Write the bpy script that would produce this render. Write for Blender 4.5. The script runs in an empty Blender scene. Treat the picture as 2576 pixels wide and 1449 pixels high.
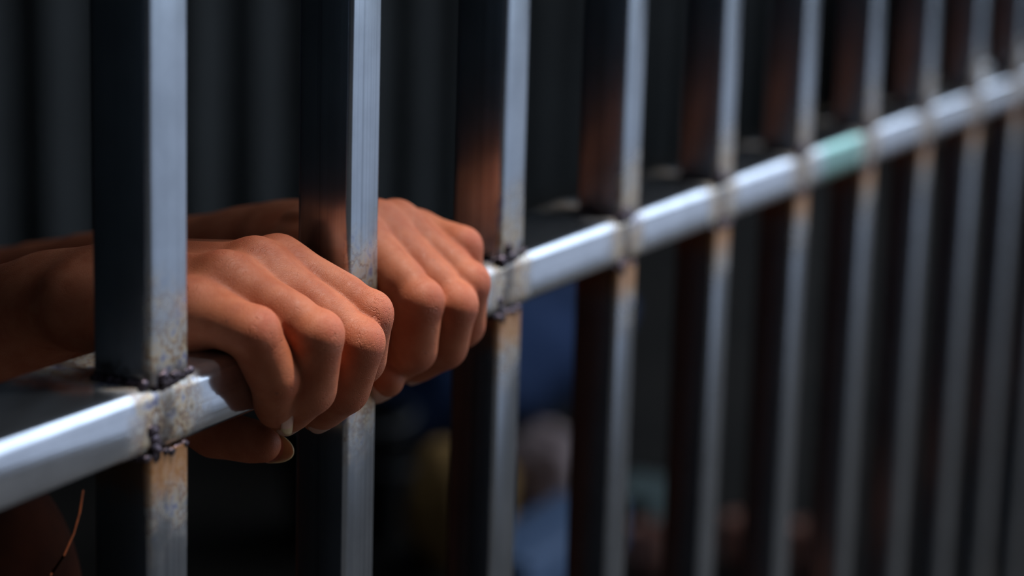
import bpy, math, random
import numpy as np
from mathutils import Vector, Matrix

random.seed(7); rng = np.random.default_rng(7)
SC = bpy.context.scene
COL = SC.collection
PI = math.pi

# ------------------------------------------------------------------ camera
RIGHT = Vector((0.44207818, -0.89653626, 0.02810016))
UP = Vector((0.1703239, 0.11466123, 0.97869432))
FWD = Vector((0.88065694, 0.42787328, -0.20339079))
CAMPOS = Vector((-0.52980826, -0.45462591, 0.20137119))
cd = bpy.data.cameras.new('camera')
cd.sensor_fit = 'HORIZONTAL'; cd.sensor_width = 36.0
cd.lens = 5695.77 / 2576 * 36.0
cd.clip_start = 0.02; cd.clip_end = 100
cd.dof.use_dof = True
cd.dof.focus_distance = 0.893
cd.dof.aperture_fstop = 4.2
cd.dof.aperture_blades = 0
cam = bpy.data.objects.new('camera', cd); COL.objects.link(cam)
cam.matrix_world = Matrix.Translation(CAMPOS) @ Matrix((RIGHT, UP, -FWD)).transposed().to_4x4()
SC.camera = cam

# ------------------------------------------------------------------ sky: overcast, brightest high in front of the bars
W = bpy.data.worlds.new('sky'); SC.world = W; W.use_nodes = True
nt = W.node_tree; nt.nodes.clear()
out = nt.nodes.new('ShaderNodeOutputWorld'); bg = nt.nodes.new('ShaderNodeBackground')
tc = nt.nodes.new('ShaderNodeTexCoord')
dot = nt.nodes.new('ShaderNodeVectorMath'); dot.operation = 'DOT_PRODUCT'
SKYDIR = Vector((0.76, -0.32, 0.56)).normalized()
dot.inputs[1].default_value = SKYDIR
mr = nt.nodes.new('ShaderNodeMapRange'); mr.interpolation_type = 'SMOOTHSTEP'
mr.inputs['From Min'].default_value = 0.56; mr.inputs['From Max'].default_value = 1.0
ramp = nt.nodes.new('ShaderNodeMix'); ramp.data_type = 'RGBA'
ramp.inputs[6].default_value = (0.010, 0.013, 0.017, 1)
ramp.inputs[7].default_value = (2.15, 2.5, 3.0, 1)
nt.links.new(tc.outputs['Generated'], dot.inputs[0]); nt.links.new(dot.outputs['Value'], mr.inputs['Value'])
nt.links.new(mr.outputs['Result'], ramp.inputs[0]); nt.links.new(ramp.outputs[2], bg.inputs['Color'])
nt.links.new(bg.outputs[0], out.inputs[0])
bg.inputs['Strength'].default_value = 1.0

sd = bpy.data.lights.new('sun', 'SUN'); sd.energy = 5.4; sd.angle = math.radians(4.5); sd.color = (1.0, 0.95, 0.9)
sun = bpy.data.objects.new('sun', sd); COL.objects.link(sun)
sun.rotation_euler = Vector((0.22, -0.20, 0.95)).to_track_quat('Z', 'Y').to_euler()

SC.view_settings.view_transform = 'Standard'
SC.view_settings.look = 'None'
SC.view_settings.gamma = 1.0
SC.view_settings.use_curve_mapping = False
SC.view_settings.exposure = 0.0

# ------------------------------------------------------------------ helpers
def tag(o, label=None, cat=None, group=None, kind=None):
    if label: o['label'] = label
    if cat: o['category'] = cat
    if group: o['group'] = group
    if kind: o['kind'] = kind
    return o

def empty(name, loc=(0, 0, 0)):
    o = bpy.data.objects.new(name, None); COL.objects.link(o); o.location = loc
    o.empty_display_size = 0.05
    return o

def link_mesh(name, verts, faces, mat=None, parent=None, smooth=True):
    me = bpy.data.meshes.new(name)
    me.from_pydata([tuple(v) for v in verts], [], [tuple(f) for f in faces]); me.update()
    if smooth: me.polygons.foreach_set('use_smooth', [True] * len(me.polygons))
    if mat: me.materials.append(mat)
    o = bpy.data.objects.new(name, me); COL.objects.link(o)
    if parent: o.parent = parent
    return o

class MB:
    def __init__(s): s.v = []; s.f = []
    def add(s, vs, fs):
        n = len(s.v); s.v += [tuple(v) for v in vs]; s.f += [tuple(i + n for i in f) for f in fs]
    def box(s, a, b):
        x0, y0, z0 = a; x1, y1, z1 = b
        s.add([(x0,y0,z0),(x1,y0,z0),(x1,y1,z0),(x0,y1,z0),(x0,y0,z1),(x1,y0,z1),(x1,y1,z1),(x0,y1,z1)],
              [(0,3,2,1),(4,5,6,7),(0,1,5,4),(1,2,6,5),(2,3,7,6),(3,0,4,7)])
    def tube(s, axis, lo, hi, c, w, h, r, n=5, segs=1):
        """rounded rectangular tube along axis ('X' or 'Z'); c = centre of the section, w x h its size"""
        prof = []
        for (sx, sy, a0) in ((1, 1, 0), (-1, 1, PI/2), (-1, -1, PI), (1, -1, 1.5*PI)):
            for k in range(n + 1):
                a = a0 + PI/2 * k / n
                prof.append((c[0] + sx*(w/2 - r) + r*math.cos(a), c[1] + sy*(h/2 - r) + r*math.sin(a)))
        m = len(prof); vs = []; fs = []
        for k in range(segs + 1):
            t = lo + (hi - lo) * k / segs
            for (p, q) in prof:
                vs.append((t, p, q) if axis == 'X' else (p, q, t))
        for k in range(segs):
            for i in range(m):
                j = (i + 1) % m
                fs.append((k*m + i, k*m + j, (k+1)*m + j, (k+1)*m + i))
        fs.append(tuple(reversed(range(m)))); fs.append(tuple(range(segs*m, (segs+1)*m)))
        s.add(vs, fs)
    def build(s, name, mat=None, parent=None, smooth=False):
        return link_mesh(name, s.v, s.f, mat, parent, smooth)

def sharp_by_angle(o, deg=40):
    me = o.data
    me.polygons.foreach_set('use_smooth', [True] * len(me.polygons))
    me.set_sharp_from_angle(angle=math.radians(deg))

# ------------------------------------------------------------------ materials
class N:
    """tiny node-tree writer"""
    def __init__(s, name):
        s.m = bpy.data.materials.new(name); s.m.use_nodes = True
        s.t = s.m.node_tree; s.t.nodes.clear()
        s.o = s.t.nodes.new('ShaderNodeOutputMaterial')
        s.p = s.t.nodes.new('ShaderNodeBsdfPrincipled')
        s.t.links.new(s.p.outputs[0], s.o.inputs[0])
    def n(s, typ, **kw):
        x = s.t.nodes.new('ShaderNode' + typ)
        for k, v in kw.items(): setattr(x, k, v)
        return x
    def l(s, a, b): s.t.links.new(a, b)
    def put(s, sock, v):
        if hasattr(v, 'links') or isinstance(v, bpy.types.NodeSocket): s.l(v, sock)
        else: sock.default_value = v
    def math(s, op, a, b=0.0, c=None, clamp=False):
        x = s.n('Math', operation=op); x.use_clamp = clamp
        s.put(x.inputs[0], a); s.put(x.inputs[1], b)
        if c is not None: s.put(x.inputs[2], c)
        return x.outputs[0]
    def ramp(s, v, lo, hi, a=0.0, b=1.0, smooth=True):
        x = s.n('MapRange'); x.interpolation_type = 'SMOOTHSTEP' if smooth else 'LINEAR'
        s.put(x.inputs[0], v); x.inputs[1].default_value = lo; x.inputs[2].default_value = hi
        x.inputs[3].default_value = a; x.inputs[4].default_value = b
        return x.outputs[0]
    def mix(s, f, a, b, mode='MIX'):
        x = s.n('Mix', data_type='RGBA', blend_type=mode)
        s.put(x.inputs[0], f); s.put(x.inputs[6], a); s.put(x.inputs[7], b)
        return x.outputs[2]
    def noise(s, vec, scale, detail=3, rough=0.55):
        x = s.n('TexNoise'); s.l(vec, x.inputs['Vector'])
        x.inputs['Scale'].default_value = scale; x.inputs['Detail'].default_value = detail; x.inputs['Roughness'].default_value = rough
        return x.outputs[0]
    def voro(s, vec, scale, feature='DISTANCE_TO_EDGE', rnd=1.0):
        x = s.n('TexVoronoi', feature=feature); s.l(vec, x.inputs['Vector'])
        x.inputs['Scale'].default_value = scale; x.inputs['Randomness'].default_value = rnd
        return x.outputs[0]
    def obj(s): return s.n('TexCoord').outputs['Object']
    def mapv(s, vec, scale=(1, 1, 1)):
        x = s.n('Mapping'); s.l(vec, x.inputs['Vector']); x.inputs['Scale'].default_value = scale
        return x.outputs[0]
    def bump(s, h, strength, dist, normal=None):
        x = s.n('Bump'); s.l(h, x.inputs['Height']); x.inputs['Strength'].default_value = strength
        x.inputs['Distance'].default_value = dist
        if normal is not None: s.l(normal, x.inputs['Normal'])
        return x.outputs[0]
    def attr(s, name): return s.n('Attribute', attribute_name=name).outputs['Fac']
    def set(s, **kw):
        for k, v in kw.items(): s.put(s.p.inputs[k.replace('_', ' ')], v)

PITCH = 0.13926154
BW = 0.025            # bar width
RH, RD = 0.0259, 0.0529   # rail height and depth

def steel(name, axis, base, rough, aniso, streak):
    m = N(name); co = m.obj()
    sep = m.n('SeparateXYZ'); m.l(co, sep.inputs[0])
    sc = (1.2, 700, 700) if axis == 'X' else (700, 700, 1.2)
    sc2 = (2.0, 160, 160) if axis == 'X' else (160, 160, 2.0)
    lines = m.noise(m.mapv(co, sc), 1.0, 2)
    lines2 = m.noise(m.mapv(co, sc2), 1.0, 3)
    scratch = m.math('ADD', m.math('MULTIPLY', lines, 0.5), m.math('MULTIPLY', lines2, 0.5))
    blot = m.noise(co, 38, 4, 0.6)
    fine = m.noise(co, 210, 4, 0.65)
    # weld heat tint: distance from the nearest joint of bar and rail
    if axis == 'X':
        ph = m.math('ADD', m.math('MODULO', m.math('ADD', sep.outputs[0], BW/2 + PITCH * 20 + PITCH/2 + 0.003), PITCH), -PITCH/2)
        d = m.math('ABSOLUTE', ph)
        lo, hi = 0.010, 0.032
    else:
        up = m.math('GREATER_THAN', sep.outputs[2], -0.013)
        dn = m.math('SUBTRACT', -RH, sep.outputs[2])
        d = m.math('MAXIMUM', sep.outputs[2], dn)
        lo, hi = 0.004, 0.046
    dd = m.math('ADD', d, m.math('MULTIPLY', m.math('SUBTRACT', m.noise(co, 55, 4, 0.65), 0.5), 0.034 if axis == 'X' else 0.055))
    tint = m.ramp(dd, lo, hi, 1.0, 0.0)
    if axis == 'Z': tint = m.math('MULTIPLY', tint, m.ramp(sep.outputs[1], 0.0012, 0.004, 1.0, 0.15))
    burn = m.ramp(m.math('ADD', d, m.math('MULTIPLY', m.math('SUBTRACT', m.noise(co, 120, 4, 0.7), 0.5), 0.032)), 0.000, 0.009, 1.0, 0.0)
    cr = m.n('ValToRGB'); m.l(m.noise(co, 95, 5, 0.62), cr.inputs[0])
    el = cr.color_ramp.elements
    stops = [(0.28, (0.05, 0.035, 0.035)), (0.36, (0.52, 0.41, 0.27)), (0.43, (0.50, 0.50, 0.48)), (0.485, (0.22, 0.10, 0.04)), (0.515, (0.58, 0.47, 0.31)), (0.58, (0.46, 0.45, 0.44)), (0.63, (0.15, 0.18, 0.36)), (0.70, (0.07, 0.065, 0.08))]
    while len(el) < len(stops): el.new(0.5)
    for e, (ps, c) in zip(el, stops): e.position = ps; e.color = c + (1,)
    warm0 = m.mix(blot, (0.36, 0.19, 0.075, 1), (0.66, 0.58, 0.44, 1))
    warm = m.mix(0.85, warm0, cr.outputs[0])
    b2 = m.mix(m.ramp(blot, 0.3, 0.75), base, tuple(c * 0.82 for c in base[:3]) + (1,))
    zone = m.ramp(m.noise(m.mapv(co, (0.6, 60, 60) if axis == 'X' else (60, 60, 0.6)), 1.0, 2), 0.42, 0.62, 0.25, 1.0)
    b2 = m.mix(m.math('MULTIPLY', m.math('MULTIPLY', m.ramp(scratch, 0.47, 0.60), zone), streak), b2, (0.10, 0.12, 0.15, 1))
    col = m.mix(m.math('MULTIPLY', tint, 0.95), b2, warm)
    col = m.mix(m.math('MULTIPLY', burn, 0.75), col, (0.035, 0.026, 0.030, 1))
    if axis == 'Z':   # orange rust just under the rail
        ru = m.math('MULTIPLY', m.ramp(m.math('ADD', dn, m.math('MULTIPLY', m.math('SUBTRACT', fine, 0.5), 0.02)), 0.008, 0.022, 1.0, 0.0), m.math('GREATER_THAN', dn, -0.0005))
        col = m.mix(m.math('MULTIPLY', ru, 0.7), col, (0.50, 0.22, 0.07, 1))
    if axis == 'X':   # green stained length between the sixth and seventh bars
        g = m.math('MULTIPLY', m.ramp(sep.outputs[0], 0.84, 0.875), m.ramp(sep.outputs[0], 0.93, 0.955, 1.0, 0.0))
        g = m.math('MULTIPLY', g, m.ramp(m.math('ABSOLUTE', sep.outputs[1]), 0.001, 0.004, 1.0, 0.0))
        col = m.mix(m.math('MULTIPLY', g, 0.8), col, (0.16, 0.47, 0.36, 1))
    m.set(Base_Color=col, Metallic=m.ramp(tint, 0.0, 1.0, 0.972 if axis == 'X' else 1.0, 0.45), Anisotropic=aniso,
          Roughness=m.math('ADD', m.ramp(tint, 0, 1, rough, rough + 0.14), m.math('MULTIPLY', m.math('SUBTRACT', scratch, 0.5), 0.10)))
    if aniso:  # drawn along its length: the sheen spreads across the drawing lines
        tg = m.n('Tangent', direction_type='RADIAL', axis=axis); m.l(tg.outputs[0], m.p.inputs['Tangent'])
    h = m.math('ADD', m.math('MULTIPLY', scratch, 0.8), m.math('MULTIPLY', m.math('MULTIPLY', tint, fine), 1.2))
    m.set(Normal=m.bump(h, 0.22 if axis == 'X' else 0.10, 0.0004))
    return m.m

M_RAIL = steel('rail_steel', 'X', (0.66, 0.71, 0.79, 1), 0.10, 0.0, 0.25)
M_BAR = steel('bar_steel', 'Z', (0.42, 0.47, 0.535, 1), 0.21, 0.5, 0.75)

def weld_mat():
    m = N('weld'); co = m.obj()
    a = m.noise(co, 160, 4, 0.7)
    col = m.mix(m.ramp(a, 0.36, 0.62), (0.016, 0.010, 0.009, 1), (0.13, 0.10, 0.125, 1))
    m.set(Base_Color=col, Metallic=0.8, Roughness=0.42, Normal=m.bump(a, 0.6, 0.001))
    return m.m
M_WELD = weld_mat()

def skin_mat():
    m = N('skin'); co = m.obj()
    kn = m.attr('knuckle'); al = m.attr('along'); wr = m.attr('wrinkle')
    n1 = m.noise(co, 70, 4, 0.6); n2 = m.noise(co, 330, 3, 0.6)
    base = m.mix(m.ramp(n1, 0.3, 0.7), (0.37, 0.098, 0.041, 1), (0.47, 0.152, 0.072, 1))
    red = m.math('MULTIPLY', kn, m.ramp(n2, 0.25, 0.75, 0.35, 1.0))
    base = m.mix(m.math('MULTIPLY', red, 0.50), base, (0.40, 0.080, 0.048, 1))
    spot = m.ramp(m.voro(co, 62, 'F1'), 0.03, 0.055, 1.0, 0.0)
    base = m.mix(m.math('MULTIPLY', spot, 0.45), base, (0.20, 0.07, 0.045, 1))
    # fine lattice of skin lines, and folds across the knuckles
    wobble = m.n('VectorMath', operation='ADD')
    nz = m.n('TexNoise'); m.l(co, nz.inputs['Vector']); nz.inputs['Scale'].default_value = 260
    sc = m.n('VectorMath', operation='SCALE'); m.l(nz.outputs['Color'], sc.inputs[0]); sc.inputs['Scale'].default_value = 0.0022
    m.l(co, wobble.inputs[0]); m.l(sc.outputs[0], wobble.inputs[1])
    cells = m.ramp(m.voro(wobble.outputs[0], 1150), 0.0, 0.14)
    cells2 = m.ramp(m.voro(m.mapv(wobble.outputs[0], (0.8, 1.35, 1.0)), 430), 0.0, 0.055)
    s = m.math('ADD', al, m.math('MULTIPLY', m.noise(co, 150, 3, 0.6), 7.0))
    groove = m.ramp(m.math('ABSOLUTE', m.math('SINE', m.math('MULTIPLY', s, 1.35))), 0.0, 0.30)
    broken = m.ramp(m.noise(co, 260, 2), 0.38, 0.55)
    fold = m.math('MULTIPLY', m.math('MULTIPLY', m.math('SUBTRACT', groove, 1.0), broken), m.math('ADD', m.math('MULTIPLY', wr, 1.0), 0.14))
    h = m.math('ADD', m.math('MULTIPLY', cells, 0.16), m.math('MULTIPLY', m.math('MULTIPLY', cells2, m.math('ADD', wr, 0.35)), 0.32))
    h = m.math('ADD', h, m.math('MULTIPLY', fold, 1.6))
    m.set(Base_Color=base, Roughness=m.ramp(n2, 0.3, 0.7, 0.48, 0.62), Normal=m.bump(h, 0.46, 0.00055),
          Subsurface_Weight=0.20, Subsurface_Scale=0.0022, Specular_IOR_Level=0.24)
    m.p.inputs['Subsurface Radius'].default_value = (1.0, 0.32, 0.16)
    return m.m
M_SKIN = skin_mat()

def plain(name, col, rough=0.7, var=0.25, scale=12, metallic=0.0, bump=0.0, stretch=(1, 1, 1)):
    m = N(name); co = m.mapv(m.obj(), stretch)
    a = m.noise(co, scale, 4, 0.6)
    c = m.mix(m.ramp(a, 0.3, 0.7), tuple(x * (1 - var) for x in col) + (1,), tuple(min(1, x * (1 + var)) for x in col) + (1,))
    m.set(Base_Color=c, Roughness=rough, Metallic=metallic, Specular_IOR_Level=0.5 if rough < 0.8 else 0.12)
    if bump: m.set(Normal=m.bump(a, 0.5, bump))
    return m.m

def nail_mat(name, col):
    m = N(name)
    m.set(Base_Color=col, Roughness=0.32, Subsurface_Weight=0.5, Subsurface_Scale=0.002, Specular_IOR_Level=0.55)
    m.p.inputs['Subsurface Radius'].default_value = (1, 0.6, 0.35)
    return m.m
M_NAIL = nail_mat('nail_plate', (0.60, 0.33, 0.24, 1))
M_NAILTIP = nail_mat('nail_free_edge', (0.50, 0.33, 0.17, 1))

# ------------------------------------------------------------------ the cell
FZ = -0.62
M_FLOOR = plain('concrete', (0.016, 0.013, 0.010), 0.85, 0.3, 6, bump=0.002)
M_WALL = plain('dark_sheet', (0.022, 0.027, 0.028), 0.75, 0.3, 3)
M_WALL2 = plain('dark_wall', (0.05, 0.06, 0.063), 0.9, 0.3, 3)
M_YARD = plain('yard', (0.035, 0.034, 0.033), 0.9, 0.3, 5)
M_BOUNCE = plain('bounce_pale', (0.20, 0.23, 0.285), 0.85, 0.10, 4)  # tone of the added slab that the bar fronts reflect

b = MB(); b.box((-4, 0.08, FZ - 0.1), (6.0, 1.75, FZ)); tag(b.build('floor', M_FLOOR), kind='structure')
b = MB(); b.box((-4, -6, FZ - 0.1), (12, 0.08, FZ - 0.004)); tag(b.build('ground', M_YARD), kind='structure')
b = MB(); b.box((9.0, -2.6, FZ), (9.3, 1.75, 1.0)); tag(b.build('dark_screen', M_YARD), kind='structure')  # unseen dark screen, added to keep the far bar fronts dim
b = MB(); b.box((1.8, -6, FZ - 0.02), (8.0, -1.1, FZ + 0.01)); tag(b.build('bounce_slab', M_BOUNCE), kind='structure')  # unseen pale slab, added as a bright reflection for the bar fronts
# corrugated back wall
vs, fs = [], []
nx = 1000
for k in range(nx + 1):
    x = -4 + 10.0 * k / nx
    ph = (x / 0.19) % 1.0
    t = min(max((abs(ph - 0.5) - 0.17) / 0.10, 0), 1)
    y = 1.62 + 0.035 * t
    vs += [(x, y, FZ), (x, y, 1.3), (x, 1.75, FZ), (x, 1.75, 1.3)]
for k in range(nx):
    a, c = 4*k, 4*(k+1)
    fs += [(a, c, c+1, a+1), (a+2, a+3, c+3, c+2), (a+1, c+1, c+3, a+3), (a, a+2, c+2, c)]
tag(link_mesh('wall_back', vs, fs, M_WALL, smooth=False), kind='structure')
b = MB(); b.box((-4, -0.262, 1.3), (6.0, 1.75, 1.4)); tag(b.build('ceiling', M_WALL2), kind='structure')  # unseen; front edge set out past the bars to shade the forearms
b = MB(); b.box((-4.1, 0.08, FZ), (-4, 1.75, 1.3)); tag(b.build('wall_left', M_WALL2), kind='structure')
b = MB(); b.box((6.0, 1.3, FZ), (6.1, 1.75, 1.3)); b.box((6.0, 0.08, FZ), (6.1, 1.3, 0.05)); tag(b.build('wall_right', M_WALL2), kind='structure')  # gap over the low part is made up, for the rail to reflect sky

# ------------------------------------------------------------------ barred fence
fence = tag(empty('barred_fence', (0, 0, 0)),
            'welded bare steel bars with a horizontal square-tube rail, running away to the right', 'jail bars')
NB0, NB1 = -2, 19
b = MB(); b.tube('X', NB0*PITCH - 0.2, NB1*PITCH + 0.2, (RD/2, -RH/2), RD, RH, 0.0056, 8, 1)
o = b.build('rail', M_RAIL, fence); sharp_by_angle(o, 30)

def blob_chain(mb, pts, r, seed):
    """lumpy weld bead: overlapping rough lumps along a line"""
    g = random.Random(seed)
    for p in pts:
        rr = r * g.uniform(0.7, 1.2); nu, nv = 12, 9; vs = []; fs = []
        for j in range(nv + 1):
            th = PI * j / nv
            for i in range(nu):
                a = 2*PI*i/nu; q = rr * g.uniform(0.85, 1.12)
                vs.append((p[0] + q*math.sin(th)*math.cos(a)*1.25, p[1] + q*math.sin(th)*math.sin(a)*0.62, p[2] + q*math.cos(th)*0.85))
        for j in range(nv):
            for i in range(nu):
                k = (i + 1) % nu
                fs.append((j*nu+i, (j+1)*nu+i, (j+1)*nu+k, j*nu+k))
        mb.add(vs, fs)

for i in range(NB0, NB1 + 1):
    xr = i * PITCH; xl = xr - BW
    b = MB()
    b.tube('Z', 0.0, 1.3, (xr - BW/2, BW/2), BW, BW, 0.0022, 4)
    b.tube('Z', FZ, -RH, (xr - BW/2, BW/2), BW, BW, 0.0022, 4)
    bar = b.build('bar', M_BAR, fence); sharp_by_angle(bar, 30)
    g = random.Random(100 + i)
    b = MB()
    n = 14
    def seam(p, q, r, seed, gap=0.0, k=n):
        pts = []
        for t in range(k + 1):
            if g.random() < gap: continue
            j = [g.uniform(-0.0007, 0.0007) for _ in range(3)]
            pts.append(tuple(p[c] + (q[c] - p[c])*t/k + j[c] for c in range(3)))
        blob_chain(b, pts, r, seed)
    # bead round the foot of the upper length, thickest at the front corners
    seam((xl - 0.0003, 0.001, 0.0006), (xl - 0.0003, BW, 0.0006), 0.0020, 10*i + 1)
    seam((xl, 0.0006, 0.0006), (xr, 0.0006, 0.0006), 0.0019, 10*i + 2, 0.12)
    c = g.uniform(0.002, 0.009)
    seam((xl + c, 0.0002, 0.0006), (xl + c + g.uniform(-0.001, 0.004), 0.0004, g.uniform(0.003, 0.009)), 0.0027, 10*i + 3, 0.1, 5)
    seam((xl + c - 0.003, 0.0008, -0.0012), (xl + c + 0.008, 0.0008, -0.0010), 0.0023, 10*i + 8, 0.1, 6)
    seam((xr + 0.0002, 0.002, 0.0006), (xr + 0.0002, BW, 0.0006), 0.0018, 10*i + 6)
    b.build('weld_bead', M_WELD, bar, True)
    b = MB()
    c = g.uniform(0.001, 0.006)
    seam((xl, 0.0008, -RH - 0.0004), (xl + BW*0.9, 0.0008, -RH - 0.0004), 0.0018, 10*i + 4, 0.25)
    seam((xl + c, 0.0012, -RH + g.uniform(0.003, 0.010)), (xl + c + 0.004, 0.0006, -RH - 0.002), 0.0027, 10*i + 5, 0.1, 6)
    seam((xl + c + 0.004, 0.0012, -RH + 0.004), (xl + c + 0.002, 0.0006, -RH - 0.001), 0.0025, 10*i + 9, 0.1, 4)
    seam((xl - 0.0003, 0.001, -RH - 0.0004), (xl - 0.0003, BW, -RH - 0.0004), 0.0018, 10*i + 7)
    b.build('weld_bead', M_WELD, bar, True)

# ------------------------------------------------------------------ implicit modelling of flesh
class Field:
    def __init__(s, lo, hi, h):
        s.lo = np.array(lo, float); s.h = h
        s.n = np.ceil((np.array(hi) - s.lo) / h).astype(int) + 1
        s.ax = [s.lo[k] + h * np.arange(s.n[k]) for k in range(3)]
    def new(s): return np.full(tuple(s.n), 40.0 * s.h + 0.02, np.float32)
    def box(s, lo, hi):
        i0 = np.clip(np.floor((np.array(lo) - s.lo) / s.h).astype(int), 0, s.n)
        i1 = np.clip(np.ceil((np.array(hi) - s.lo) / s.h).astype(int) + 1, 0, s.n)
        sl = tuple(slice(a, c) for a, c in zip(i0, i1))
        g = [s.ax[k][sl[k]] for k in range(3)]
        return sl, g[0][:, None, None], g[1][None, :, None], g[2][None, None, :]

def smin(a, b, k):
    if k <= 0: return np.minimum(a, b)
    h = np.maximum(k - np.abs(a - b), 0) / k
    return np.minimum(a, b) - h * h * k * 0.25

def capsule(F, D, a, b, ra, rb, k, flat=None):
    a = np.array(a, float); b = np.array(b, float); r = max(ra, rb) + k + 0.012 + 2*F.h
    sl, X, Y, Z = F.box(np.minimum(a, b) - r, np.maximum(a, b) + r)
    ba = b - a; L = ba @ ba + 1e-12
    px, py, pz = X - a[0], Y - a[1], Z - a[2]
    t = np.clip((px*ba[0] + py*ba[1] + pz*ba[2]) / L, 0, 1)
    dx, dy, dz = px - ba[0]*t, py - ba[1]*t, pz - ba[2]*t
    if flat is not None:      # (direction, factor): thinner along that direction
        f, q = np.array(flat[0], float), flat[1]; f = f / np.linalg.norm(f)
        c = (dx*f[0] + dy*f[1] + dz*f[2]) * (q - 1)
        dx, dy, dz = dx + c*f[0], dy + c*f[1], dz + c*f[2]
    d = np.sqrt(dx*dx + dy*dy + dz*dz) - (ra + (rb - ra)*t)
    D[sl] = smin(D[sl], d.astype(np.float32), k)

def ball(F, D, c, r, k): capsule(F, D, c, np.array(c) + 1e-6, r, r, k)

def ellipsoid(F, D, c, rad, k, rot=None):
    c = np.array(c, float); rad = np.array(rad, float); R = rad.max() + k + 0.012 + 2*F.h
    sl, X, Y, Z = F.box(c - R, c + R)
    p = [X - c[0] + 0*Y + 0*Z, Y - c[1] + 0*X + 0*Z, Z - c[2] + 0*X + 0*Y]
    if rot is not None:
        Rm = np.array(rot); p = [Rm[0, j]*p[0] + Rm[1, j]*p[1] + Rm[2, j]*p[2] for j in range(3)]
    k0 = np.sqrt((p[0]/rad[0])**2 + (p[1]/rad[1])**2 + (p[2]/rad[2])**2)
    k1 = np.sqrt((p[0]/rad[0]**2)**2 + (p[1]/rad[1]**2)**2 + (p[2]/rad[2]**2)**2) + 1e-9
    d = k0 * (k0 - 1) / k1
    D[sl] = smin(D[sl], d.astype(np.float32), k)

def surface(F, D, relax=2):
    """naive surface nets -> vertices, quads"""
    D = D.copy()
    for k in range(3):
        s = [slice(None)]*3; s[k] = 0; D[tuple(s)] = np.maximum(D[tuple(s)], F.h*0.3)
        s[k] = -1; D[tuple(s)] = np.maximum(D[tuple(s)], F.h*0.3)
    S = D < 0
    n = D.shape
    c = [slice(0, -1), slice(1, None)]
    cnt = np.zeros((n[0]-1, n[1]-1, n[2]-1), np.int8)
    for i in (0, 1):
        for j in (0, 1):
            for k in (0, 1): cnt += S[c[i], c[j], c[k]]
    act = np.argwhere((cnt > 0) & (cnt < 8))
    idx = np.full(cnt.shape, -1, np.int64); idx[tuple(act.T)] = np.arange(len(act))
    acc = np.zeros((len(act), 3)); num = np.zeros(len(act))
    corners = [(i, j, k) for i in (0, 1) for j in (0, 1) for k in (0, 1)]
    for a in corners:
        for ax in range(3):
            if a[ax] == 1: continue
            b = list(a); b[ax] = 1
            da = D[act[:, 0]+a[0], act[:, 1]+a[1], act[:, 2]+a[2]].astype(float)
            db = D[act[:, 0]+b[0], act[:, 1]+b[1], act[:, 2]+b[2]].astype(float)
            m = (da < 0) != (db < 0)
            t = np.where(m, da / np.where(m, da - db, 1), 0)
            p = np.tile(np.array(a, float), (len(act), 1)); p[:, ax] += t
            acc[m] += p[m]; num[m] += 1
    V = F.lo + F.h * (act + acc / num[:, None])
    quads = []
    for ax in range(3):
        u, v = (ax+1) % 3, (ax+2) % 3
        s0 = [slice(1, -1)]*3; s1 = [slice(1, -1)]*3
        s0[ax] = slice(0, -1); s1[ax] = slice(1, None)
        A = S[tuple(s0)]; B = S[tuple(s1)]
        for flip, m in ((False, A & ~B), (True, ~A & B)):
            e = np.argwhere(m)
            if len(e) == 0: continue
            off = np.ones(3, int); off[ax] = 0; e = e + off
            q = []
            for du, dv in ((-1, -1), (0, -1), (0, 0), (-1, 0)):
                w = e.copy(); w[:, u] += du; w[:, v] += dv
                q.append(idx[w[:, 0], w[:, 1], w[:, 2]])
            if flip: q = q[::-1]
            quads.append(np.stack(q, 1))
    Q = np.concatenate(quads)
    for _ in range(relax):
        s = np.zeros_like(V); k = np.zeros(len(V))
        for a in range(4):
            for b in ((a+1) % 4, (a+3) % 4):
                np.add.at(s, Q[:, a], V[Q[:, b]]); np.add.at(k, Q[:, a], 1)
        V = V + 0.5 * (s / np.maximum(k, 1)[:, None] - V)
    return V, Q

mm = lambda p: np.array(p, float) / 1000.0

def seg_dist(V, a, b):
    ba = b - a; t = np.clip(((V - a) @ ba) / (ba @ ba), 0, 1)
    return np.linalg.norm(V - a - t[:, None]*ba, axis=1), t

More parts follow.
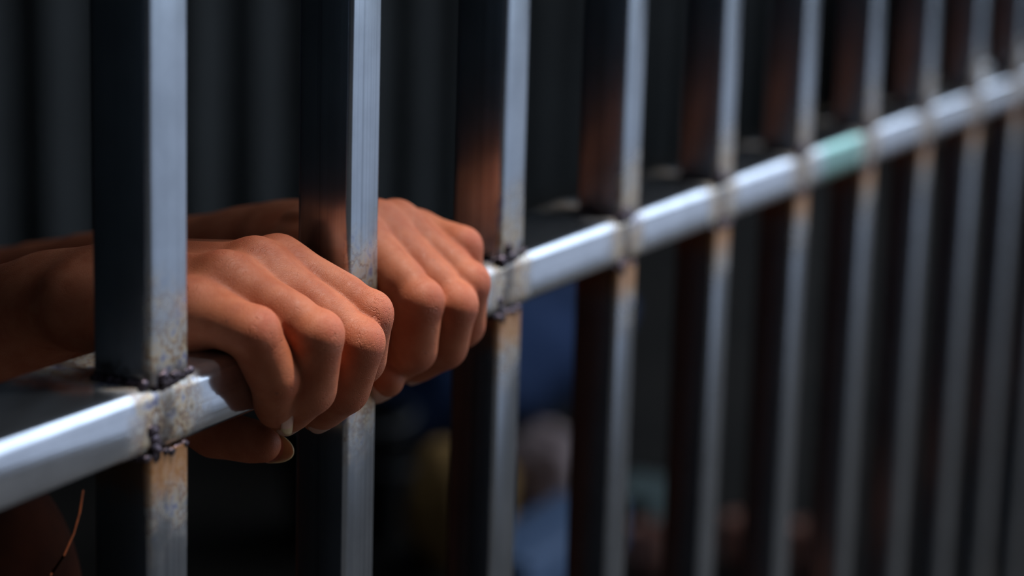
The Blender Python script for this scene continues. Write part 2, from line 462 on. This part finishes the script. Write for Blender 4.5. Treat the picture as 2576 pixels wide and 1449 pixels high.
def hand(spec, h):
    """spec in millimetres; returns vertices, quads, knuckle, along, wrinkle"""
    allp = np.array([p for f in spec['fingers'] for p in f['j']] + spec['thumb']['j'] + [spec['wrist'], spec['arm'][0][0]])
    lo = mm(allp.min(0) - 34); hi = mm(allp.max(0) + 34); hi[1] = spec['ymax'] / 1000.0
    F = Field(lo, hi, h)
    palm = F.new(); fing = F.new()
    Wc = mm(spec['wrist']); side = mm(spec['side']); side /= np.linalg.norm(side)   # from little finger to index
    mcps = [mm(f['j'][0]) for f in spec['fingers']]
    dors = np.array([0, 0.25, 1.0]); dors /= np.linalg.norm(dors)
    # palm: metacarpals
    offs = (-0.019, -0.007, 0.006, 0.017)
    for f, M, o in zip(spec['fingers'], mcps, offs):
        base = Wc + side * o + np.array([0, -0.012, 0.000])
        r = f['r'][0] / 1000.
        capsule(F, palm, M - dors*0.0022, base - dors*0.003, r*1.00, 0.0135, 0.008)
        capsule(F, palm, M - dors*0.010, base - dors*0.008, r*0.9, 0.013, 0.009)
    for a, c in zip(mcps[:-1], mcps[1:]):      # fill between the knuckles
        mid = (a + c) / 2 - dors*0.006
        capsule(F, palm, mid, (mid*0.35 + Wc*0.65), 0.0085, 0.013, 0.008)
    # heel of the hand, thenar
    for (c, rad) in spec['pads']:
        ellipsoid(F, palm, mm(c), mm(rad), 0.010)
    # wrist and forearm
    prev = None
    for (p, rw, rh) in spec['arm']:
        cur = (mm(p), rw/1000., rh/1000.)
        if prev is not None:
            capsule(F, palm, prev[0], cur[0], prev[1], cur[1], 0.012, flat=((0, 0.15, 1), prev[1]/prev[2]))
        prev = cur
    # tendons over the back of the hand
    for f, M, o in zip(spec['fingers'], mcps, offs):
        T = Wc + side*o*0.45 + dors*0.012
        capsule(F, palm, M + dors*(f['r'][0]*0.00052), M*0.45 + T*0.55 + dors*0.0018, 0.0028, 0.0022, 0.006)
        ball(F, palm, M + dors*0.0022 + np.array([0, -0.002, 0]), f['r'][0]*0.00070, 0.008)
    knpts = []; chains = []
    for q, f in enumerate(spec['fingers'] + [spec['thumb']]):
        D = F.new(); J = [mm(p) for p in f['j']]; R = [x/1000. for x in f['r']]
        k = 0.0025
        bend = J[1] - (J[0] + J[2]) / 2; bend /= np.linalg.norm(bend)
        f['bend'] = bend
        for a in range(len(J) - 1):
            capsule(F, D, J[a], J[a+1], R[a], R[a+1], k)
        # fleshy phalanges: pads on the inside, knuckle caps outside
        for a in range(len(J) - 1):
            c = J[a]*0.48 + J[a+1]*0.52
            d = J[a+1] - J[a]; d /= np.linalg.norm(d)
            n = bend - d*(bend @ d); n /= np.linalg.norm(n) + 1e-9
            rr = 0.5*(R[a] + R[a+1])
            hl = 0.27 * np.linalg.norm(J[a+1] - J[a])
            g = (1.07, 1.05, 0.97)[min(a, 2)]
            capsule(F, D, c - n*0.0005 - d*hl, c - n*0.0005 + d*hl*0.7, rr*g, rr*g, 0.004)
        lat = np.cross(bend, J[2] - J[1]); lat /= np.linalg.norm(lat) + 1e-9
        if len(J) == 4:
            kc = J[1] + bend*(R[1]*0.10)
            capsule(F, D, kc - lat*0.0028, kc + lat*0.0028, R[1]*0.80, R[1]*0.80, 0.0035)
            if q < 4:
                d2 = J[2] - (J[1] + J[3]) / 2; d2 /= np.linalg.norm(d2) + 1e-9
                capsule(F, D, J[2] + d2*R[2]*0.12 - lat*0.002, J[2] + d2*R[2]*0.12 + lat*0.002, R[2]*0.82, R[2]*0.82, 0.003)
                knpts.append((J[2] + d2*R[2], 0.0055, 0.55))
            knpts.append((J[1] + bend*R[1], 0.0095, 1.0))
            knpts.append((J[0] + dors*R[0], 0.0110, 0.75 if q < 4 else 0.2))
        chains.append((J, R))
        fing = smin(fing, D, 0.0011)
    # webs between the fingers
    for a in range(3):
        fa, fb = spec['fingers'][a]['j'], spec['fingers'][a+1]['j']
        w = (mm(fa[0])*0.66 + mm(fa[1])*0.34 + mm(fb[0])*0.66 + mm(fb[1])*0.34) / 2
        w0 = (mm(fa[0]) + mm(fb[0])) / 2
        capsule(F, palm, w - dors*0.0035, w0 - dors*0.004, 0.0066, 0.0094, 0.008)
    tm = spec['thumb']['j']
    capsule(F, palm, mm(tm[0]), mm(tm[1]), 0.0135, 0.0105, 0.010)
    D = smin(palm, fing, 0.0062)
    V, Q = surface(F, D)
    kn = np.zeros(len(V)); wr = np.zeros(len(V))
    for c, sg, wt in knpts:
        g = np.exp(-(np.linalg.norm(V - c, axis=1) / sg) ** 2) * wt
        kn = np.maximum(kn, g); wr = np.maximum(wr, np.exp(-(np.linalg.norm(V - c, axis=1) / (sg*0.95)) ** 2) * wt)
    best = np.full(len(V), 9.0); al = np.zeros(len(V))
    for J, R in chains:
        s0 = 0.0
        for a in range(len(J) - 1):
            d, t = seg_dist(V, J[a], J[a+1]); L = np.linalg.norm(J[a+1] - J[a]); m = d - R[a] < best
            best = np.where(m, d - R[a], best); al = np.where(m, (s0 + t*L) * 1000, al); s0 += L
    return V, Q, kn, al, wr

# joints in millimetres: knuckle, middle joint, end joint, tip
RIGHT_HAND = dict(
    wrist=(190, 86, 17), side=(1, -0.05, 0.10), ymax=175,
    fingers=[
        dict(j=[(173, 25, 15), (174, -5, 9.5), (182.5, -9.5, -10), (190, -5, -25)], r=[9.3, 9.0, 8.7, 6.7], over=10.2, nail=(0.15, -0.95, -0.1)),
        dict(j=[(193, 21, 23), (195.5, -20, 6), (198, -16, -17), (207, 1, -32)], r=[9.8, 9.5, 8.9, 7.2]),
        dict(j=[(214, 20, 25), (220, -24, -1.3), (222, -17, -22), (230, 0, -36)], r=[10.2, 9.7, 9.0, 7.4]),
        dict(j=[(231, 20, 23.5), (236, -19, 6.5), (238.5, -15, -14), (243, 3, -33)], r=[10.0, 9.4, 8.8, 7.2]),
    ],
    thumb=dict(j=[(222, 82, -8), (222, 65, -34), (220, 43, -48), (221, 20, -49.5)], r=[13, 11, 9.6, 7.4], over=10.8, nail=(1, -0.35, -0.55)),
    pads=[((174, 60, 7), (13, 30, 13)), ((212, 66, 0), (16, 24, 13))],
    arm=[((190, 80, 11), 25, 18), ((191, 100, 5), 26, 19.5), ((191, 130, -11), 30, 25), ((190, 200, -36), 37, 32)],
)
LEFT_HAND = dict(
    wrist=(328, 86, 12), side=(-1, -0.05, 0.0), ymax=175,
    fingers=[
        dict(j=[(338, 16, 19.5), (334.5, -9, 17), (336, -10.5, -1), (338, -4, -18)], r=[9.0, 8.6, 8.0, 6.4]),
        dict(j=[(323, 17, 25.5), (321.5, -19, 4.5), (325, -16, -16), (327, 2, -31)], r=[9.6, 9.2, 8.5, 7.0]),
        dict(j=[(309, 20, 27), (306, -21, -2), (308, -16, -22), (311, 2, -34)], r=[10.0, 9.5, 8.8, 7.2]),
        dict(j=[(294, 22, 26), (286.5, -15, 2.5), (288, -12, -20), (292, 5, -33)], r=[9.8, 9.4, 8.7, 7.2]),
    ],
    thumb=dict(j=[(300, 78, -8), (298, 56, -34), (291, 27, -44), (281, -3, -32)], r=[13, 11, 9.6, 7.8], over=0.5, nail=(-0.2, 0.6, -1)),
    pads=[((346, 60, 10), (13, 30, 13)), ((306, 66, 0), (16, 24, 13))],
    arm=[((328, 80, 11), 25, 18), ((329, 100, 3), 26, 19.5), ((331, 130, -10), 30, 25), ((335, 200, -34), 37, 32)],
)

person = tag(empty('person', (0.26, 0.45, FZ)),
             'person behind the bars, bare brown hands curled over the steel rail', 'person')

HRES = 0.00085
VV, QQ, KN, AL, WR = [], [], [], [], []
base = 0
def push(V, Q, kn=None, al=None, wr=None):
    global base
    VV.append(V); QQ.append(Q + base); base += len(V)
    z = np.zeros(len(V))
    KN.append(z if kn is None else kn); AL.append(z if al is None else al); WR.append(z if wr is None else wr)
for spec in (RIGHT_HAND, LEFT_HAND):
    push(*hand(spec, HRES))

# rest of the figure, crouched behind the bars to the left of the view
BR = 0.009
F = Field((-0.15, 0.05, FZ - 0.02), (0.75, 1.05, 0.72), BR); D = F.new()
HIP = [(0.20, 0.74, -0.36), (0.34, 0.74, -0.36)]
capsule(F, D, (0.27, 0.73, -0.34), (0.27, 0.62, -0.05), 0.135, 0.12, 0.05, flat=((0, 1, 0), 1.25))
capsule(F, D, (0.27, 0.62, -0.05), (0.27, 0.55, 0.14), 0.125, 0.13, 0.05, flat=((0, 1, 0), 1.35))
for s, sx in ((-1, 0.10), (1, 0.44)):
    capsule(F, D, (0.27 + s*0.06, 0.54, 0.17), (sx, 0.53, 0.17), 0.07, 0.058, 0.04)
    ex = 0.19 if s < 0 else 0.36
    capsule(F, D, (sx, 0.53, 0.17), (ex - 0.02*(-s), 0.37, -0.085), 0.052, 0.041, 0.02)
    capsule(F, D, (ex - 0.02*(-s), 0.37, -0.085), (0.19 if s < 0 else 0.335, 0.165, -0.02), 0.040, 0.029, 0.02)
# legs: thigh forward, shin down, foot on the floor
LEGS = ((0.20, 0.190, 0.175, -0.128),)
for (hx, kx, ky, kz) in LEGS:
    capsule(F, D, (hx, 0.74, -0.36), (kx, ky + 0.02, kz - 0.004), 0.095, 0.060, 0.03)
    ball(F, D, (kx, ky, kz - 0.008), 0.058, 0.03)
    capsule(F, D, (kx, ky + 0.01, kz - 0.02), (kx, ky + 0.14, FZ + 0.09), 0.055, 0.036, 0.02)
    ball(F, D, (kx, ky + 0.12, -0.36), 0.052, 0.05)
    capsule(F, D, (kx, ky + 0.17, FZ + 0.036), (kx, ky - 0.02, FZ + 0.026), 0.036, 0.024, 0.02, flat=((1, 0, 0), 0.8))
capsule(F, D, (0.34, 0.74, -0.36), (0.40, 0.44, FZ + 0.075), 0.095, 0.062, 0.03)
capsule(F, D, (0.40, 0.44, FZ + 0.065), (0.40, 0.84, FZ + 0.055), 0.055, 0.040, 0.03)
capsule(F, D, (0.40, 0.84, FZ + 0.05), (0.40, 0.93, FZ + 0.035), 0.038, 0.028, 0.02)
# neck and head
capsule(F, D, (0.27, 0.52, 0.20), (0.27, 0.49, 0.31), 0.058, 0.055, 0.03)
ellipsoid(F, D, (0.27, 0.485, 0.42), (0.075, 0.095, 0.105), 0.02)
ellipsoid(F, D, (0.27, 0.44, 0.355), (0.055, 0.062, 0.060), 0.03)
capsule(F, D, (0.27, 0.392, 0.425), (0.27, 0.375, 0.387), 0.008, 0.015, 0.012)
for s in (-1, 1):
    ellipsoid(F, D, (0.27 + s*0.077, 0.495, 0.405), (0.010, 0.020, 0.032), 0.008)
    ball(F, D, (0.27 + s*0.032, 0.408, 0.425), 0.014, 0.006)
capsule(F, D, (0.25, 0.387, 0.352), (0.29, 0.387, 0.352), 0.009, 0.009, 0.012)
push(*surface(F, D, 3))

body = link_mesh('body', np.concatenate(VV), np.concatenate(QQ), M_SKIN)
for nm, arr in (('knuckle', KN), ('along', AL), ('wrinkle', WR)):
    at = body.data.attributes.new(nm, 'FLOAT', 'POINT'); at.data.foreach_set('value', np.concatenate(arr).astype(np.float32))
def parent_keep(o, p):
    o.parent = p; o.matrix_parent_inverse = Matrix.Translation(-p.location)
parent_keep(body, person)

# clothes: loose dark shirt and shorts, hair
M_SHIRT = plain('shirt_cloth', (0.02, 0.022, 0.03), 0.9, 0.3, 30)
M_SHORT = plain('trouser_cloth', (0.050, 0.011, 0.003), 0.9, 0.3, 30)
M_HAIR = plain('hair', (0.012, 0.009, 0.008), 0.5, 0.4, 120)
D = F.new()
capsule(F, D, (0.27, 0.72, -0.27), (0.27, 0.62, -0.05), 0.150, 0.135, 0.05, flat=((0, 1, 0), 1.2))
capsule(F, D, (0.27, 0.62, -0.05), (0.27, 0.55, 0.14), 0.138, 0.142, 0.05, flat=((0, 1, 0), 1.3))
for s, sx in ((-1, 0.10), (1, 0.44)):
    capsule(F, D, (0.27 + s*0.06, 0.54, 0.17), (sx, 0.53, 0.17), 0.080, 0.068, 0.04)
    ex = 0.21 if s < 0 else 0.34
    capsule(F, D, (sx, 0.53, 0.17), (sx*0.35 + ex*0.65, 0.42, -0.01), 0.064, 0.062, 0.02)
V, Q = surface(F, D, 3); parent_keep(link_mesh('shirt', V, Q, M_SHIRT), person)
D = F.new()
ellipsoid(F, D, (0.27, 0.75, -0.37), (0.16, 0.13, 0.12), 0.03)
for (hx, kx, ky, kz) in LEGS:
    capsule(F, D, (hx, 0.74, -0.36), (kx, ky + 0.02, kz - 0.004), 0.108, 0.072, 0.03)
    ball(F, D, (kx, ky, kz - 0.008), 0.068, 0.03)
    capsule(F, D, (kx, ky + 0.01, kz - 0.02), (kx, ky + 0.14, FZ + 0.10), 0.066, 0.058, 0.02)
    ball(F, D, (kx, ky + 0.13, -0.36), 0.066, 0.05)
capsule(F, D, (0.34, 0.74, -0.36), (0.40, 0.44, FZ + 0.080), 0.108, 0.074, 0.03)
capsule(F, D, (0.40, 0.44, FZ + 0.075), (0.40, 0.80, FZ + 0.068), 0.066, 0.056, 0.03)
V, Q = surface(F, D, 3); parent_keep(link_mesh('trousers', V, Q, M_SHORT), person)
D = F.new()
ellipsoid(F, D, (0.27, 0.502, 0.437), (0.083, 0.093, 0.100), 0.01)
V, Q = surface(F, D, 2); parent_keep(link_mesh('hair', V, Q, M_HAIR), person)

# finger nails: curved plates with a paler free edge
def nail(tip, axis, dorsal, r, width, length, over, taper=0.0, lift=0.0006):
    """tip: centre of the end ball; axis: towards the finger end; dorsal: outward normal of the plate"""
    a = np.array(axis, float); a /= np.linalg.norm(a)
    d = np.array(dorsal, float); d -= a*(a @ d); d /= np.linalg.norm(d)
    l = np.cross(a, d); tip = np.array(tip, float)
    nu, nv = 14, 12; vs = []; fs = []; mats = []
    for layer, dr in ((0, 0.0), (1, -0.00055)):
        for j in range(nv + 1):
            t = j / nv; s = -length + (length + over) * t
            for i in range(nu + 1):
                u = -1 + 2*i/nu
                ang = u * width
                # rounded base and rounded free edge
                edge = (over*0.55) * (u*u) * max(0, (t - 0.55) / 0.45) - length*0.25*(u*u) * max(0, (0.3 - t) / 0.3)
                rad = r + lift + dr + taper*max(0, -s) - 0.0010*max(0, t - 0.4)**2*4 * 0.4
                p = tip + a*(s - edge) + d*(rad*math.cos(ang)*1.0) + l*(rad*math.sin(ang)*0.96)
                vs.append(p)
    m = (nu + 1) * (nv + 1)
    for j in range(nv):
        for i in range(nu):
            q = (j*(nu+1) + i, j*(nu+1) + i + 1, (j+1)*(nu+1) + i + 1, (j+1)*(nu+1) + i)
            fs.append(q); mats.append(1 if -length + (length + over)*(j + 0.5)/nv > 0.8*r else 0)
            fs.append(tuple(m + x for x in reversed(q))); mats.append(1 if -length + (length + over)*(j + 0.5)/nv > 0.8*r else 0)
    rim = [i for i in range(nu + 1)] + [j*(nu+1) + nu for j in range(1, nv + 1)] + \
          [nv*(nu+1) + i for i in range(nu - 1, -1, -1)] + [j*(nu+1) for j in range(nv - 1, 0, -1)]
    for k in range(len(rim)):
        a0, a1 = rim[k], rim[(k+1) % len(rim)]
        fs.append((a0, m + a0, m + a1, a1)); mats.append(1 if over > 0.8*r and nu + nv*0.7 < k < 2*nu + nv*1.3 else 0)
    o = link_mesh('fingernail', vs, fs, M_NAIL); o.data.materials.append(M_NAILTIP)
    o.data.polygons.foreach_set('material_index', mats)
    parent_keep(o, person)
    return o

for spec in (RIGHT_HAND, LEFT_HAND):
    for k, f in enumerate(spec['fingers']):
        J = [mm(p) for p in f['j']]; a = J[3] - J[2]; a /= np.linalg.norm(a)
        d = f.get('nail', J[2] - J[1]*0.5 - J[3]*0.5)
        tp = (f['r'][2] - f['r'][3]) / 1000. / np.linalg.norm(J[3] - J[2])
        nail(J[3], a, d, f['r'][3]/1000., 0.85, 0.0095 if 'nail' in f else 0.0065, f.get('over', 3.0)/1000., tp)
    J = [mm(p) for p in spec['thumb']['j']]; a = J[3] - J[2]
    nail(J[3], a, spec['thumb']['nail'], spec['thumb']['r'][3]/1000., 1.0, 0.0085, spec['thumb']['over']/1000., 0.1)

# ------------------------------------------------------------------ things on the floor of the cell, far out of focus
def lumpy(name, c, rad, mat, label, cat, seed, rough=0.16, power=2.6, flat=0.0, group=None):
    """soft bundle: superellipsoid with folds, standing on the floor"""
    g = np.random.default_rng(seed); nu, nv = 40, 24; vs = []; fs = []
    ph = g.uniform(0, 6.28, 8)
    for j in range(nv + 1):
        th = PI * j / nv
        for i in range(nu):
            a = 2*PI*i/nu
            d = np.array([math.sin(th)*math.cos(a), math.sin(th)*math.sin(a), math.cos(th)])
            k = (abs(d[0])**power + abs(d[1])**power + abs(d[2])**power) ** (-1/power)
            k *= 1 + rough*(0.4*math.sin(3*a + ph[0] + 2*th) + 0.35*math.sin(5*th + ph[1] + a) + 0.25*math.sin(7*a - 4*th + ph[2]))
            p = d*k*np.array(rad); p[2] = max(p[2], -rad[2]*0.92)
            vs.append((c[0] + p[0], c[1] + p[1], FZ + rad[2]*0.92 + p[2]))
    for j in range(nv):
        for i in range(nu):
            k = (i + 1) % nu
            fs.append((j*nu+i, (j+1)*nu+i, (j+1)*nu+k, j*nu+k))
    return tag(link_mesh(name, vs, fs, mat), label, cat, group)

M_NAVY = plain('navy_wool', (0.030, 0.055, 0.130), 0.95, 0.25, 14)
M_TAN = plain('tan_sacking', (0.46, 0.27, 0.10), 0.9, 0.2, 20)
M_BEIGE = plain('beige_cloth', (0.5, 0.38, 0.37), 0.9, 0.2, 20)
M_BLUEGREY = plain('blue_grey_paint', (0.15, 0.24, 0.42), 0.6, 0.15, 9)
M_GREEN = plain('grey_green_paint', (0.10, 0.15, 0.145), 0.7, 0.15, 9)
M_CLAY = plain('clay', (0.45, 0.22, 0.16), 0.85, 0.2, 15)
M_BLACK = plain('black_plastic', (0.006, 0.006, 0.007), 0.6, 0.2, 15)

lumpy('blanket', (2.24, 0.93), (0.30, 0.13, 0.095), M_NAVY, 'heap of dark navy blanket on the cell floor by the back wall', 'blanket', 3)
lumpy('sack', (1.645, 0.660), (0.075, 0.050, 0.070), M_TAN, 'tan sack lying on the cell floor beside the black bucket', 'sack', 4)
lumpy('cloth_bundle', (1.875, 0.665), (0.055, 0.050, 0.050), M_BEIGE, 'pale beige cloth bundle on the floor behind the blue-grey bench', 'cloth', 5)

def lathe(prof, c, n=36):
    vs = [(c[0] + r*math.cos(2*PI*i/n), c[1] + r*math.sin(2*PI*i/n), c[2] + z) for (r, z) in prof for i in range(n)]
    fs = [(j*n+i, j*n+(i+1) % n, (j+1)*n+(i+1) % n, (j+1)*n+i) for j in range(len(prof)-1) for i in range(n)]
    return vs, fs
bk = tag(empty('bucket', (1.655, 0.815, FZ)), 'round black bucket standing on the dark cell floor', 'bucket')
link_mesh('body', *lathe([(0.001, 0.0), (0.060, 0.0), (0.063, 0.003), (0.077, 0.138), (0.081, 0.140), (0.081, 0.148), (0.075, 0.148), (0.061, 0.006), (0.001, 0.006)], (0, 0, 0)), M_BLACK, bk)
hv = []; hf = []
for k in range(25):
    a = PI * k / 24; c = Vector((0.081*math.cos(a), -0.085*math.sin(a), 0.140 - 0.05*math.sin(a)))
    for q in range(6): hv.append(tuple(c + Vector((0.003*math.cos(q*PI/3)*math.cos(a), 0.003*math.cos(q*PI/3)*math.sin(a), 0.003*math.sin(q*PI/3)))))
for k in range(24):
    for q in range(6): hf.append((k*6+q, k*6+(q+1) % 6, (k+1)*6+(q+1) % 6, (k+1)*6+q))
link_mesh('handle', hv, hf, M_BLACK, bk)

bench = tag(empty('bench', (1.50, 0.49, FZ)), 'low blue-grey painted bench standing behind the third gap of the bars', 'bench')
b = MB(); b.tube('X', -0.11, 0.13, (0.0, 0.079), 0.075, 0.052, 0.004, 3); sharp_by_angle(b.build('seat', M_BLUEGREY, bench))
for x in (-0.085, 0.105):
    b = MB(); b.box((x - 0.012, -0.03, 0.0), (x + 0.012, 0.03, 0.054)); b.build('leg', M_BLUEGREY, bench)
crate = tag(empty('crate', (1.86, 0.525, FZ)), 'small grey-green crate on the floor beyond the low bench', 'crate')
b = MB(); b.box((-0.045, -0.03, 0), (0.045, 0.03, 0.006)); b.box((-0.045, -0.03, 0.006), (-0.040, 0.03, 0.045)); b.box((0.040, -0.03, 0.006), (0.045, 0.03, 0.045))
b.box((-0.040, -0.03, 0.006), (0.040, -0.025, 0.045)); b.box((-0.040, 0.025, 0.006), (0.040, 0.03, 0.045)); b.build('box', M_GREEN, crate)
b = MB(); b.box((-0.048, -0.033, 0.045), (0.048, 0.033, 0.051)); b.build('lid', M_GREEN, crate)
POT = [(0.001, 0), (0.018, 0), (0.027, 0.022), (0.029, 0.040), (0.022, 0.052), (0.025, 0.057), (0.021, 0.057), (0.018, 0.048), (0.001, 0.03)]
for (x, y, lab) in ((1.705, 0.450, 'small brown clay pot nearest the blue-grey bench'), (1.785, 0.370, 'small brown clay pot in the middle of the three'),
                    (1.795, 0.295, 'small brown clay pot closest to the bars')):
    tag(link_mesh('clay_pot', *lathe([(r, z) for r, z in POT], (x, y, FZ)), M_CLAY), lab, 'pot', 'clay pots on the cell floor')

# thin red-orange streak, modelled as a fine tube against the raised knee
pts = [Vector((0.2195, 0.1085, -0.083)), Vector((0.2150, 0.107, -0.091)), Vector((0.2090, 0.1055, -0.098)), Vector((0.2010, 0.1045, -0.105)), Vector((0.192, 0.1045, -0.111))]
cv = []; cf = []
for k, p in enumerate(pts):
    for q in range(6): cv.append(tuple(p + Vector((0.0008*math.cos(q*PI/3), 0, 0.0008*math.sin(q*PI/3)))))
for k in range(len(pts) - 1):
    for q in range(6): cf.append((k*6+q, k*6+(q+1) % 6, (k+1)*6+(q+1) % 6, (k+1)*6+q))
M_KNEE_STREAK = plain('knee_streak', (0.75, 0.16, 0.03), 0.7, 0.3, 300)
o = link_mesh('knee_streak', cv, cf, M_KNEE_STREAK); parent_keep(o, person); o['label'] = 'thin red-orange streak at the knee'
